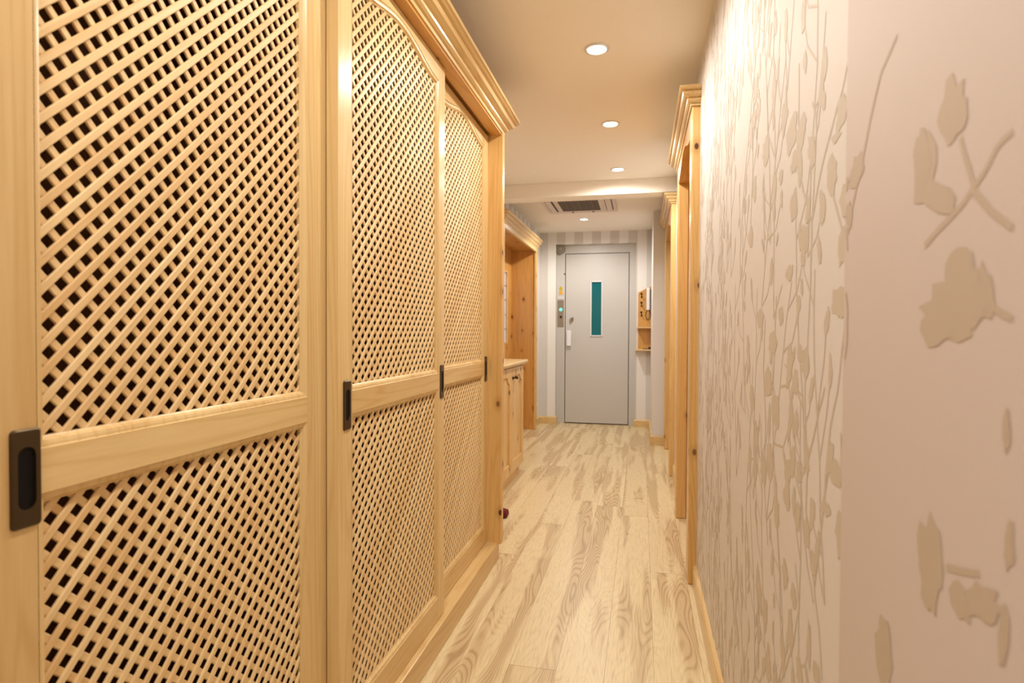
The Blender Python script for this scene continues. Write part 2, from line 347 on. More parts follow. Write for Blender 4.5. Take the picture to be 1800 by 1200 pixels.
for s in WP_STEMS:
    for q in limb(s, 0.0030, 0.0022): put(q)
for (cy, cz, hw, hh, t) in WP_LEAVES:
    put(blob(cy, cz, hw, hh, t), 1)
    put(blob(cy+random.uniform(-.4,.4)*hw, cz+random.uniform(-.6,.6)*hh, hw*0.7, hh*0.75, t), 2)
def sprig(y, z, h):
    """one stem rising from y, z with side twigs that end in leaves"""
    pts = [(y, z)]; ang = random.uniform(-0.25, 0.25)
    while pts[-1][1] < z+h:
        ang += random.uniform(-0.18, 0.18); ang = max(-0.5, min(0.5, ang))
        st = random.uniform(0.05, 0.09); a, b = pts[-1]; pts.append((a+math.sin(ang)*st, b+math.cos(ang)*st))
        if random.random() < 0.88:
            sd = random.choice((-1, 1)); a0 = sd*random.uniform(0.5, 1.1)+ang; ln = random.uniform(0.05, 0.13)
            mid = (a+math.sin(a0)*ln*0.6, b+math.cos(a0)*ln*0.6); end = (mid[0]+math.sin(a0*0.5)*ln*0.5, mid[1]+math.cos(a0*0.5)*ln*0.5)
            for q in limb([(a, b), mid, end], 0.0021, 0.0015): put(q)
            L_ = random.uniform(0.018, 0.036); W_ = L_*random.uniform(0.28, 0.6)
            put(blob(end[0], end[1], W_, L_, random.uniform(-30, 30)), 1)
            if random.random() < 0.5: put(blob(mid[0]+sd*0.012, mid[1]-0.02, W_*0.7, L_*0.7, random.uniform(-40, 40)), 2)
    for q in limb(pts, 0.0026, 0.0017): put(q)
y = YB+0.1
while y < 2.6:
    for z in (0.03, 0.42, 0.80, 1.18, 1.56, 1.92):
        zz = z + random.uniform(-0.1, 0.1); hh = random.uniform(0.36, 0.50)
        if -0.1 < y < 0.80 and 0.30 < zz+hh/2 < 1.75: continue
        if y < 1.13 and random.random() < 0.5: continue
        sprig(y+random.uniform(-0.04, 0.04), max(0.03, zz), hh)
    y += 0.125
for off, p in prints:
    i = len(rw.v); rw.v += [(XR-off, a, b) for a, b in p]; rw.f.append(tuple(range(i, i+len(p)))); rw.mi.append(1)
struct('wall_right', rw, ['paper', 'print'])
# the nearer stretch of the same wall stands a little proud; its dimmer light is put into its colour
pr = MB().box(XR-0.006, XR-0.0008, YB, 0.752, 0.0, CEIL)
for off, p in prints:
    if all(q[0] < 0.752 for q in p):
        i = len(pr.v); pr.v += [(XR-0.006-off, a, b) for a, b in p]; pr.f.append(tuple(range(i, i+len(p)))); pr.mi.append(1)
struct('trim_2', pr, ['paper_shade', 'print_shade'])
rf = MB()
rf.box(0.25, 0.50, P1[1]-0.03, P2[0]+0.03, 0, CEIL); rf.box(0.25, 0.50, P2[0]+0.03, P2[1]-0.03, 2.03, CEIL); rf.box(0.25, 0.50, P2[1]-0.03, 5.74, 0, CEIL)
struct('wall_right_far', rf, 'whitepaint')
struct('wall_right_corner', box(0.107, 0.50, 5.74, 7.05, 0, CEIL), 'whitepaint')
lw = MB()
lw.box(-1.6, XL, YB, 4.72, 0, CEIL); lw.box(-1.6, XL, 4.72, 6.30, 2.03, CEIL); lw.box(-1.6, XL, 6.34, 7.05, 0, CEIL); lw.box(-1.6, -1.45, 4.72, 6.34, 0, CEIL)
struct('wall_left', lw, 'stripe')
fw = MB()
fw.box(XL, -0.977, YF, 7.05, 0, CEIL); fw.box(-0.061, 0.107, YF, 7.05, 0, CEIL); fw.box(-0.977, -0.061, YF, 7.05, 2.092, CEIL); fw.box(-0.977, -0.061, 7.0, 7.05, 0, 2.092)
struct('wall_far', fw, 'stripe')
struct('wall_back', box(-1.6, 0.5, YB-0.15, YB, 0, CEIL), 'whitepaint')

def skirting(name, pts, h=0.095, t=0.016):
    """baseboard with a rounded top following floor points (x, y); it lies to the left of the walking direction"""
    prof = [(0, 0), (t, 0), (t, h-0.014), (t*0.7, h-0.004), (t*0.3, h), (0, h)]
    P = [Vector(p) for p in pts]; rings = []
    for k, p in enumerate(P):
        d0 = (P[k]-P[k-1]).normalized() if k else (P[1]-P[0]).normalized()
        d1 = (P[k+1]-P[k]).normalized() if k < len(P)-1 else d0
        n0 = Vector((-d0.y, d0.x)); n1 = Vector((-d1.y, d1.x)); b = (n0+n1); b = b / max(0.3, b.dot(n0))
        rings.append([(p.x+b.x*o, p.y+b.y*o, z) for o, z in prof])
    return struct(name, MB().loft(rings), 'wY')
skirting('baseboard_right', [(XR, YB), (XR, P1[0])], 0.085)
skirting('baseboard_right_middle', [(0.25, P1[1]), (0.25, P2[0])])
skirting('baseboard_corner', [(0.25, 5.74), (0.107, 5.74), (0.107, YF), (-0.061, YF), (-0.061, 6.87)][:3] , 0.095)
skirting('baseboard_far', [(0.107-0.016, YF), (-0.061, YF), (-0.061, 6.868)], 0.085)
skirting('baseboard_far_left', [(-0.977, 6.868), (-0.977, YF), (XL, YF), (XL, 6.36)], 0.085)

# ------------------------------------------------------------------ wooden doorways on the right, with cornice and arched head
def mould(x_back, xf, y0, y1, prof, s=1):
    """crown moulding round three sides of a box; prof = (outward, z); s=+1 faces +X, -1 faces -X"""
    A = [[(x_back, y0-o, z) for o, z in prof], [(xf+s*o, y0-o, z) for o, z in prof], [(xf+s*o, y1+o, z) for o, z in prof], [(x_back, y1+o, z) for o, z in prof]]
    return MB().loft(A)
CROWN = [(-0.02, 0), (0.006, 0), (0.007, 0.007), (0.0045, 0.010), (0.012, 0.0125), (0.0175, 0.018), (0.020, 0.027), (0.017, 0.031), (0.026, 0.0335), (0.034, 0.040), (0.038, 0.051), (0.035, 0.056), (0.045, 0.0585), (0.049, 0.063), (0.049, 0.074), (-0.02, 0.074)]
def crown(z, h=1.0, w=1.0): return [(o*w if o > 0 else o, z+q*h) for o, q in CROWN]
def arch_z(t, lo, hi): return lo + (hi-lo)*(0.5-0.5*math.cos(2*PI*t))**1.1
def doorway(name, y0, y1, xf, zt, lo, hi, leafmat, closed=True):
    root = tag(bpy.data.objects.new(name, None), kind='structure'); C.objects.link(root); root.location = ((xf+0.5)/2, (y0+y1)/2, 0)
    jw = 0.115
    for a, b in ((y0, y0+jw), (y1-jw, y1)):
        k = MB(); k.box(xf, 0.25 if b < 0 else 0.262, a, b, 0, zt)
        i0, i1 = (a, b-0.028) if a == y0 else (a+0.028, b)
        k2 = MB(); k2.box(0.262, 0.44 if closed else 0.276, i0, i1, 0, zt)
        k.build('jamb', 'kZ', root, bevel=0.007, seg=3); k2.build('jamb_lining', 'hZ', root, bevel=0.002)
    n = 24; ya, yb = y0+jw, y1-jw
    h = MB(); pts = [(xf, ya+(yb-ya)*k/n, arch_z(k/n, lo, hi)) for k in range(n+1)]
    for k in range(n):
        p, q = pts[k], pts[k+1]; h.prism([p, q, (xf, q[1], zt), (xf, p[1], zt)], (0.235 if closed else 0.062, 0, 0))
    h.build('arched_header', 'hY', root)
    mould(xf+0.06, xf, y0, y1, crown(zt-0.002, 0.95, 1.1), -1).build('cornice', 'wY', root)
    if not closed: adopt(root); return root
    lf = MB(); lf.box(0.36, 0.40, ya-0.02, yb+0.02, 0.01, hi+0.02)
    leaf = lf.build('door_leaf', leafmat, root)
    pn = MB()
    for a, b in ((0.12, 0.85), (1.0, 1.8)): pn.box(0.352, 0.37, ya+0.12, yb-0.12, a, b)
    pn.build('panel', leafmat, leaf, bevel=0.006)
    MB().tube([(0.355, ya+0.06, 1.02), (0.31, ya+0.06, 1.02), (0.305, ya+0.07, 1.02), (0.305, ya+0.17, 1.02)], 0.009).build('door_handle', 'iron', leaf, smooth=True)
    adopt(root); adopt_under(leaf, root)
    return root
def adopt_under(part, root):
    # sub-parts were modelled in world coordinates; their part has the root's inverse, so nothing more is needed
    pass
doorway('door_2', P1[0], P1[1], 0.203, 2.035, 1.93, 2.0, 'hZ')
doorway('door_3', P2[0], P2[1], 0.213, 2.035, 1.90, 1.97, 'hZ', False)
struct('wall_right_niche', box(0.277, 0.44, P2[0]+0.03, P2[1]-0.03, 0, 2.03), 'whitepaint')
skirting('baseboard_niche', [(0.277, P2[0]+0.115), (0.277, P2[1]-0.116)], 0.085)

# ------------------------------------------------------------------ lift door at the end of the corridor
d1 = tag(bpy.data.objects.new('door_1', None), kind='structure'); C.objects.link(d1); d1.location = (-0.51, 6.9, 0)
YD = 6.87
k = MB(); k.box(-0.977, -0.878, YD, 6.96, 0, 2.092); k.box(-0.136, -0.061, YD, 6.96, 0, 2.092); k.box(-0.878, -0.136, YD, 6.96, 1.992, 2.092)
k.build('door_frame', 'lift', d1, bevel=0.0015)
box(-0.878, -0.136, 6.905, 6.93, 0.0, 1.992).build('door_gap', 'liftgap', d1)
lf = MB(); x0, x1, z0, z1 = -0.870, -0.144, 0.012, 1.985; wx0, wx1, wz0, wz1 = -0.570, -0.450, 1.035, 1.66
lf.box(x0, wx0, YD+0.006, YD+0.034, z0, z1); lf.box(wx1, x1, YD+0.006, YD+0.034, z0, z1)
lf.box(wx0, wx1, YD+0.006, YD+0.034, z0, wz0); lf.box(wx0, wx1, YD+0.006, YD+0.034, wz1, z1)
leaf = lf.build('door_leaf', 'lift', d1)
fr = MB(); t = 0.011
for a in ((wx0-t, wx0+0.004, wz0-t, wz1+t), (wx1-0.004, wx1+t, wz0-t, wz1+t), (wx0, wx1, wz0-t, wz0+0.004), (wx0, wx1, wz1-0.004, wz1+t)):
    fr.box(a[0], a[1], YD-0.003, YD+0.02, a[2], a[3])
fr.build('window_frame', 'alu', leaf)
box(wx0, wx1, YD+0.016, YD+0.020, wz0, wz1).build('window_pane', 'teal', leaf)
hd = MB(); hd.box(-0.852, -0.800, YD-0.030, YD-0.018, 0.912, 1.095); hd.box(-0.846, -0.838, YD-0.02, YD+0.008, 0.92, 1.085); hd.box(-0.838, -0.806, YD-0.02, YD+0.008, 1.06, 1.085); hd.box(-0.838, -0.806, YD-0.02, YD+0.008, 0.92, 0.945)
tag(hd.build('pull_handle', 'white', leaf, bevel=0.003), 'white box-shaped pull handle')
lv = MB(); lv.lathe([(0.001, -0.012), (0.018, -0.012), (0.02, -0.008), (0.02, 0.008)], (-0.795, YD, 1.225), 'Y'); lv.box(-0.82, -0.798, YD-0.014, YD-0.002, 1.185, 1.23); lv.tube([(-0.795, YD-0.01, 1.228), (-0.79, YD-0.03, 1.24), (-0.775, YD-0.032, 1.245)], 0.007)
tag(lv.build('lock_lever', 'steel', leaf, smooth=True), 'small steel lock lever')
kk = MB(); kk.lathe([(0.001, -0.004), (0.008, -0.004), (0.009, 0.004)], (-0.884, YD, 1.755), 'Y', 14); kk.build('hinge_pin', 'iron', d1)
adopt(d1)

cp = thing('lift_call_panel', 'steel call plate with glowing green button, left of the grey lift door', 'control panel', (-0.927, YD, 1.13))
box(-0.966, -0.890, YD-0.006, YD-0.0005, 1.135, 1.450).build('plate', 'steel', cp, bevel=0.002)
MB().lathe([(0.001, -0.016), (0.012, -0.016), (0.015, -0.012), (0.016, -0.004)], (-0.926, YD, 1.337), 'Y').build('call_button', 'green', cp, smooth=True)
b_ = MB(); b_.lathe([(0.001, -0.014), (0.011, -0.014), (0.013, -0.004)], (-0.926, YD, 1.252), 'Y'); b_.box(-0.930, -0.910, YD-0.022, YD-0.010, 1.244, 1.252); b_.build('key_switch', 'iron', cp, smooth=True)
adopt(cp)
tag(box(-0.962, -0.894, YD-0.0035, YD-0.0008, 1.462, 1.492).build('sign_plate', 'alu', None, bevel=0.001), 'narrow pale metal sign plate directly above the lift call panel', 'sign')
tag(MB().lathe([(0.001, -0.003), (0.021, -0.003), (0.021, -0.0008)], (-0.926, YD, 1.585), 'Y', 20).build('sticker', 'yellow'), 'upper greenish yellow round sticker on the lift door frame', 'sticker', 'stickers above the lift call panel')
tag(box(-0.945, -0.907, YD-0.003, YD-0.0008, 1.515, 1.558).build('sticker', 'orange'), 'lower orange square sticker on the lift door frame', 'sticker', 'stickers above the lift call panel')
sn = thing('wall_sensor', 'small round grey-green sensor drum at the top left corner of the lift recess', 'sensor', (-0.935, YD, 2.06))
MB().lathe([(0.052, 0.0), (0.055, -0.01), (0.055, -0.055), (0.048, -0.062), (0.036, -0.062), (0.034, -0.056)], (-0.928, YD, 2.045), 'Y').build('housing', 'sensor', sn, smooth=True)
MB().lathe([(0.033, -0.057), (0.030, -0.064), (0.018, -0.070), (0.001, -0.072)], (-0.928, YD, 2.045), 'Y').build('lens_cover', 'sensor', sn, smooth=True)
adopt(sn)

# ------------------------------------------------------------------ the big wardrobe with sliding lattice doors
wr = thing('wardrobe', 'large pine wardrobe with three sliding lattice doors along the left wall', 'wardrobe', (-0.9, 1.57, 0))
WX = -0.640; WY0, WY1 = 0.43, 2.70
box(XL+0.003, -0.653, WY0, WY1-0.004, 0.0, 0.086).build('plinth', 'wY', wr, bevel=0.003)
box(XL+0.003, WX+0.006, WY1-0.038, WY1, 0.080, 2.004).build('end_panel', 'kZ', wr, bevel=0.003)
box(XL+0.003, WX+0.006, WY0, WY0+0.03, 0.086, 2.004).build('end_panel', 'kZ', wr, bevel=0.003)
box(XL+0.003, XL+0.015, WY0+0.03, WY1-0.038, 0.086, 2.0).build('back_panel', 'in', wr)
box(XL+0.015, WX+0.0, WY0+0.03, WY1-0.038, 2.004, 2.02).build('top_board', 'hY', wr)
box(-0.690, -0.640, WY0+0.028, WY1-0.036, 1.990, 2.004).build('soffit_board', 'hY', wr)
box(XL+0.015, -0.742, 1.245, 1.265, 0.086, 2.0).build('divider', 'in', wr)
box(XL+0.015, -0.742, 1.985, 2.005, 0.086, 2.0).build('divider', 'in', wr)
mould(XL+0.01, WX, WY0, WY1, [(o, z) for o, z in [(-0.02, 2.0), (0.005, 2.0), (0.006, 2.011), (0.003, 2.014), (0.012, 2.016), (0.019, 2.021), (0.021, 2.029), (0.018, 2.033), (0.028, 2.035), (0.040, 2.041), (0.047, 2.052), (0.043, 2.057), (0.054, 2.059), (0.060, 2.063), (0.058, 2.068), (0.065, 2.070), (0.066, 2.082), (-0.02, 2.082)]]).build('cornice', 'wY', wr)

LP = 0.0244*math.sqrt(2)     # pitch of the strips measured along an edge
def lattice(y0, y1, z0, z1, xf, name, parent):
    k = MB(); w = 0.0052; e = 0.006
    ya, yb, za, zb = y0-e, y1+e, z0-e, z1+e
    def strips(s, xo, mi):
        # lines z = s*y + c
        cs = [za - s*ya, za - s*yb, zb - s*ya, zb - s*yb]
        c = math.floor(min(cs)/LP)*LP
        while c < max(cs):
            c += LP
            P = []
            for y in (ya, yb):
                z = s*y+c
                if za <= z <= zb: P.append((y, z))
            for z in (za, zb):
                y = (z-c)/s
                if ya < y < yb: P.append((y, z))
            if len(P) < 2: continue
            P.sort(); a, b = Vector(P[0]), Vector(P[-1])
            if (b-a).length < 0.012: continue
            d = (b-a).normalized(); n = Vector((-d.y, d.x)); a -= d*0.004; b += d*0.004
            prof = [(-w, 0.0035), (-w, 0.0012), (-w+0.0012, 0), (w-0.0012, 0), (w, 0.0012), (w, 0.0035)]
            k.loft([[(xf-xo-q, (p+n*o).x, (p+n*o).y) for o, q in prof] for p in (a, b)], mi=mi)
    strips(1, 0.010, 0); strips(-1, 0.0135, 1)
    return k.build(name, ['latF', 'latB'], parent)

MW, MD = 0.014, 0.0095
MPROF = [(0.0, 0.0), (0.0015, 0.0018), (0.005, 0.0022), (0.009, 0.0035), (0.012, 0.008), (MW, MD), (MW, 0.016)]
def ring(k, inner, xf):
    """moulding round an opening; inner = closed (y, z) loop counter-clockwise"""
    n = len(inner); P = [Vector(p) for p in inner]; nor = []
    for i in range(n):
        d0 = (P[i]-P[i-1]).normalized(); d1 = (P[(i+1) % n]-P[i]).normalized()
        n0 = Vector((d0.y, -d0.x)); n1 = Vector((d1.y, -d1.x)); b = n0+n1; nor.append(b/max(0.4, b.dot(n0)))
    rings = [[(xf-dx, (P[i]+nor[i]*(MW-o)).x, (P[i]+nor[i]*(MW-o)).y) for i in range(n)] for o, dx in MPROF]
    k.loft(rings, caps=False)
def handle(yc, zc, xf, parent):
    k = MB(); hw, hh, n = 0.0175, 0.058, 6
    def oval(a, b, r, x):
        out = []
        for cy, cz, s in ((a-r, b-r, 0), (-(a-r), b-r, 1), (-(a-r), -(b-r), 2), (a-r, -(b-r), 3)):
            for q in range(n+1):
                t = PI/2*(s+q/n); out.append((x, yc+cy+r*math.cos(t), zc+cz+r*math.sin(t)))
        return out
    k.loft([oval(hw, hh, 0.005, xf+0.0003), oval(hw, hh, 0.005, xf+0.0022), oval(hw-0.002, hh-0.002, 0.004, xf+0.0036), oval(0.0105, 0.037, 0.0104, xf+0.0036), oval(0.0095, 0.036, 0.0094, xf-0.0005)], caps=False)
    o = k.build('flush_handle', 'bronze', parent, smooth=False)
    c = MB(); c.loft([oval(0.0098, 0.0363, 0.0097, xf+0.0012), oval(0.0098, 0.0363, 0.0097, xf+0.0006)])  # shallow black cap; its colour stands in for the shade of a deeper hollow
    c.build('finger_hollow', 'hollow_shade', o)
    return o
def sliding_door(xf, y0, y1, ly0, ly1, handles, th=0.030):
    z0, z1 = 0.0885, 1.9875
    lo, hi, zb, r0, r1 = 1.911, 1.952, 0.180, 0.868, 0.950     # arch spring, arch top, bottom rail, mid rail (to the strips)
    k = MB(); xb = xf-th
    k.box(xb, xf, y0, ly0-MW, z0, z1); k.box(xb, xf, ly1+MW, y1, z0, z1)
    stl = k.build('sliding_door', 'wZ', wr, bevel=0.0012, seg=2)
    box(xb, xf, ly0-MW, ly1+MW, z0, zb-MW).build('bottom_rail', 'wY', stl); box(xb, xf+0.0002, ly0-MW, ly1+MW, r0+MW, r1-MW).build('middle_rail', 'wY', stl)
    k = MB()
    n = 28
    def az(y): return arch_z((y-(ly0-MW))/(ly1-ly0+2*MW), lo, hi)
    for q in range(n):
        ya = ly0-MW+(ly1-ly0+2*MW)*q/n; yb_ = ly0-MW+(ly1-ly0+2*MW)*(q+1)/n
        k.prism([(xf, ya, az(ya)+MW), (xf, yb_, az(yb_)+MW), (xf, yb_, z1), (xf, ya, z1)], (-th, 0, 0))
    k.build('arched_rail', 'wY', stl)
    k = MB()
    ring(k, [(ly0, zb), (ly1, zb), (ly1, r0), (ly0, r0)], xf)
    top = [(ly1-(ly1-ly0)*q/n, arch_z(q/n, lo, hi)) for q in range(n+1)]
    ring(k, [(ly0, r1), (ly1, r1)] + top, xf)
    k.build('panel_moulding', 'wZ', stl)
    lattice(ly0, ly1, zb, r0, xf, 'lower_lattice', stl)
    lattice(ly0, ly1, r1, hi+0.006, xf, 'upper_lattice', stl)
    for h in handles: handle(h, 0.905, xf, stl)
    return stl
sliding_door(-0.705, 0.500, 1.245, 0.575, 1.128, [0.546])
sliding_door(-0.673, 1.218, 1.955, 1.296, 1.880, [1.256, 1.925])
sliding_door(-0.705, 1.935, 2.662, 2.020, 2.588, [2.632])
adopt(wr)

# ------------------------------------------------------------------ low cabinet behind the wardrobe
lc = thing('low_cabinet', 'low knotty pine cabinet with two panelled doors, past the end of the wardrobe', 'cabinet', (-1.02, 3.95, 0))
CX, CY0, CY1 = -0.875, 3.45, 4.40
box(XL+0.002, CX-0.02, CY0, CY1, 0.078, 0.832).build('body', 'kZ', lc, bevel=0.003)
box(XL+0.002, -0.900, CY0+0.03, CY1-0.05, 0.0, 0.078).build('plinth', 'kY', lc)
tp = MB(); pr_ = [(0, 0.832), (0.012, 0.832), (0.018, 0.840), (0.026, 0.846), (0.028, 0.856), (0.022, 0.866), (0, 0.866)]
A = [[(XL+0.002, CY0-o, z) for o, z in pr_], [(CX+o, CY0-o, z) for o, z in pr_], [(CX+o, CY1+o, z) for o, z in pr_], [(XL+0.002, CY1+o, z) for o, z in pr_]]
tp.loft(A); tp.box(XL+0.002, CX+0.001, CY0-0.001, CY1+0.001, 0.832, 0.866)
tp.build('top_board', 'wY', lc)
for a, b, kn in ((3.465, 3.968, 3.93), (3.972, 4.385, 4.03)):
    dm = MB(); fw_ = 0.058
    dm.box(CX-0.02, CX, a, a+fw_, 0.085, 0.825); dm.box(CX-0.02, CX, b-fw_, b, 0.085, 0.825)
    dm.box(CX-0.02, CX, a+fw_, b-fw_, 0.085, 0.085+fw_+0.02); 
    # top rail with shouldered corners
    pts = [(a+fw_, 0.715), (a+fw_+0.04, 0.725), (a+fw_+0.075, 0.765), (b-fw_-0.075, 0.765), (b-fw_-0.04, 0.725), (b-fw_, 0.715)]
    for p, q in zip(pts, pts[1:]): dm.prism([(CX, p[0], p[1]), (CX, q[0], q[1]), (CX, q[0], 0.825), (CX, p[0], 0.825)], (-0.02, 0, 0))
    dr = dm.build('door', 'kZ', lc, bevel=0.002)
    box(CX-0.02, CX-0.008, a+fw_-0.004, b-fw_+0.004, 0.15, 0.775).build('door_panel', 'kZ', dr)
    if kn > 4:
        kb = MB(); yk, zk = 4.045, 0.752
        kb.tube([(CX+0.001, yk-0.045, zk), (CX+0.018, yk-0.03, zk+0.004), (CX+0.022, yk, zk-0.006), (CX+0.018, yk+0.03, zk+0.004), (CX+0.001, yk+0.045, zk)], 0.0055)
        kb.lathe([(0.012, 0), (0.012, 0.004), (0.006, 0.008)], (CX, yk-0.045, zk), 'X', 14); kb.lathe([(0.012, 0), (0.012, 0.004), (0.006, 0.008)], (CX, yk+0.045, zk), 'X', 14)
        kb.lathe([(0.004, 0.012), (0.010, 0.018), (0.009, 0.028), (0.001, 0.030)], (CX, yk, zk), 'X', 14)
        kb.build('drop_handle', 'iron', dr, smooth=True)
adopt(lc)

# ------------------------------------------------------------------ panelled alcove with a leaded window
al = thing('alcove_surround', 'tall knotty pine alcove with crown cornice in the left wall near the lift', 'cupboard', (-1.28, 5.55, 0))
AX, AY0, AY1 = -1.118, 4.74, 6.37
box(-1.44, AX-0.02, AY1-0.045, AY1-0.02, 0, 2.0).build('side_panel', 'hZ', al)
box(-1.44, AX-0.02, AY0+0.02, AY0+0.045, 0, 2.0).build('side_panel', 'hZ', al)
box(AX-0.03, AX, AY1-0.052, AY1, 0, 2.0).build('front_post', 'kZ', al, bevel=0.006, seg=3)
box(AX-0.03, AX, AY0, AY0+0.052, 0, 2.0).build('front_post', 'kZ', al, bevel=0.006, seg=3)
box(-1.44, AX-0.02, AY0+0.045, AY1-0.045, 1.965, 1.985).build('soffit_board', 'hY', al)
box(AX-0.028, AX+0.001, AY0+0.052, AY1-0.052, 1.945, 2.0).build('header_rail', 'wY', al, bevel=0.003)
bk = MB(); bx0, bx1 = -1.44, -1.405; wy0, wy1, wz0_, wz1_ = 5.30, 6.14, 0.95, 1.72
bk.box(bx0, bx1, AY0+0.045, wy0, 0, 1.965); bk.box(bx0, bx1, wy1, AY1-0.045, 0, 1.965); bk.box(bx0, bx1, wy0, wy1, 0, wz0_); bk.box(bx0, bx1, wy0, wy1, wz1_, 1.965)
bk.build('back_panel', 'hZ', al)
mould(XL-0.01, AX, AY0, AY1, crown(1.985, 1.30, 1.0)).build('cornice', 'wY', al)
adopt(al)
w1 = tag(bpy.data.objects.new('window_1', None), kind='structure'); C.objects.link(w1); w1.location = (-1.42, 5.72, 0.95)
box(-1.432, -1.424, wy0, wy1, wz0_, wz1_).build('window_pane', 'pane', w1)
ld = MB()
for q in range(1, 5): ld.box(-1.424, -1.418, wy0, wy1, wz0_+(wz1_-wz0_)*q/5-0.003, wz0_+(wz1_-wz0_)*q/5+0.003)
for q in range(1, 6): ld.box(-1.424, -1.418, wy0+(wy1-wy0)*q/6-0.003, wy0+(wy1-wy0)*q/6+0.003, wz0_, wz1_)
ld.build('leading', 'lead', w1)
wf = MB()
for a in ((wy0-0.004, wy0+0.016, wz0_, wz1_), (wy1-0.016, wy1+0.004, wz0_, wz1_), (wy0, wy1, wz0_-0.004, wz0_+0.016), (wy0, wy1, wz1_-0.016, wz1_+0.004)): wf.box(-1.424, -1.400, *a)
wf.build('window_frame', 'wZ', w1, bevel=0.002); adopt(w1)

# ------------------------------------------------------------------ key board with intercom on the far wall
kr = thing('key_rack', 'pine key board with hooks and two small shelves right of the lift door', 'key rack', (0.03, 6.75, 0.88))
KY = YF-0.001
out = [(-0.035, 0.885), (0.130, 0.885), (0.130, 1.60), (0.115, 1.588), (0.085, 1.585), (0.055, 1.572), (0.010, 1.545), (-0.025, 1.530), (-0.035, 1.515)]
MB().prism([(a, KY, b) for a, b in out], (0, -0.014, 0)).build('back_board', 'hZ', kr)
box(0.118, 0.134, KY-0.125, KY-0.014, 0.886, 1.12).build('side_board', 'kZ', kr, bevel=0.002)
box(0.128, 0.150, KY-0.030, KY, 0.886, 1.645).build('side_post', 'wZ', kr, bevel=0.003)
box(-0.055, 0.122, KY-0.125, KY-0.0142, 1.118, 1.134).build('shelf', 'wX', kr, bevel=0.004)
box(-0.070, 0.155, KY-0.135, KY, 0.868, 0.886).build('shelf', 'wX', kr, bevel=0.004)
for z in (1.49, 1.39, 1.28):
    hk = MB(); hk.tube([(0.0, KY-0.016, z+0.02), (0.0, KY-0.03, z+0.012), (0.003, KY-0.034, z-0.012), (0.003, KY-0.05, z-0.02), (0.003, KY-0.056, z-0.004)], 0.0035)
    hk.lathe([(0.001, -0.003), (0.011, -0.003), (0.012, 0.001)], (0.0, KY-0.016, z+0.02), 'Y', 14); hk.lathe([(0.001, -0.003), (0.008, -0.003), (0.009, 0.001)], (0.002, KY-0.018, z-0.018), 'Y', 12)
    hk.build('hook', 'iron', kr, smooth=True)
adopt(kr)
ph = thing('intercom_phone', 'white wall intercom handset with a black cord loop, on the key board by the lift', 'intercom', (0.085, 6.75, 1.32))
box(0.060, 0.118, KY-0.036, KY-0.0145, 1.335, 1.560).build('base', 'sensor', ph, bevel=0.006, seg=3)
box(0.056, 0.092, KY-0.070, KY-0.037, 1.322, 1.575).build('handset', 'white', ph, bevel=0.010, seg=3)
lp = [(0.075+0.026*math.sin(t), KY-0.045-0.006*math.cos(t), 1.268+0.055*math.cos(t)) for t in [PI*2*q/24*0.92+0.25 for q in range(25)]]
MB().tube(lp, 0.0042).build('cord', 'black', ph, smooth=True)
adopt(ph)
kb = thing('key_bunch', 'small dark bunch of keys lying on the lowest key board shelf', 'keys', (0.085, 6.73, 0.887))
q = MB(); q.tube([(0.08+0.014*math.cos(a), KY-0.075+0.014*math.sin(a), 0.8895) for a in [2*PI*i/14 for i in range(15)]], 0.002, 6); q.build('key_ring', 'steel', kb, smooth=True)
for a in (2.0, 2.8, 3.6):
    q = MB(); cx, cy = 0.08+0.02*math.cos(a), KY-0.075+0.02*math.sin(a)
    q.lathe([(0.001, 0), (0.012, 0), (0.012, 0.004), (0.001, 0.004)], (cx, cy, 0.8875), 'Z', 12); q.tube([(cx, cy, 0.8895), (cx+0.045*math.cos(a), cy+0.03*math.sin(a), 0.8895)], 0.003, 6)
    q.build('key', 'iron', kb)
q = MB(); q.lathe([(0.016, 0), (0.018, 0.008), (0.014, 0.022), (0.001, 0.026)], (0.094, KY-0.105, 0.887), 'Z', 16); q.build('fob', 'black', kb, smooth=True)
adopt(kb)

# ------------------------------------------------------------------ ceiling fittings
WHERE = ['largest and nearest round ceiling spotlight, in front of the beam', 'second round ceiling spotlight counted from the front', 'third round ceiling spotlight, just before the white beam', 'round ceiling spotlight behind the beam, beyond the air conditioner']
def downlight(i, x, y, label):
    t = thing('ceiling_spotlight', label, 'ceiling light', (x, y, CEIL), 'recessed ceiling spotlights')
    MB().lathe([(0.036, -0.001), (0.040, -0.006), (0.046, -0.007), (0.050, -0.004), (0.051, -0.0005)], (x, y, CEIL), 'Z', 36).build('trim_ring', 'chrome', t, smooth=True)
    MB().lathe([(0.001, -0.0015), (0.036, -0.0015), (0.036, -0.0005)], (x, y, CEIL), 'Z', 36).build('lens', 'lampglow', t)
    adopt(t)
    ld_ = bpy.data.lights.new('spot', 'SPOT'); ld_.energy = LAMP_W * (LAMP_SCALE[i]); ld_.color = LAMP_COL; ld_.spot_size = math.radians(174); ld_.spot_blend = 0.6; ld_.shadow_soft_size = 0.035
    lo_ = bpy.data.objects.new('spot', ld_); C.objects.link(lo_); lo_.location = (x, y, CEIL-0.012)
LAMP_SCALE = [1.05, 1.2, 1.6, 2.2, 0.78, 0.9, 1.3, 1.2]
for i, (x, y) in enumerate(LIGHTS):
    downlight(i, x, y, WHERE[i] if i < 4 else 'unseen round ceiling spotlight, added for fill light, %s' % ['above the middle wardrobe door', 'above the nearest wardrobe door', 'just behind the viewpoint', 'near the back wall'][i-4])

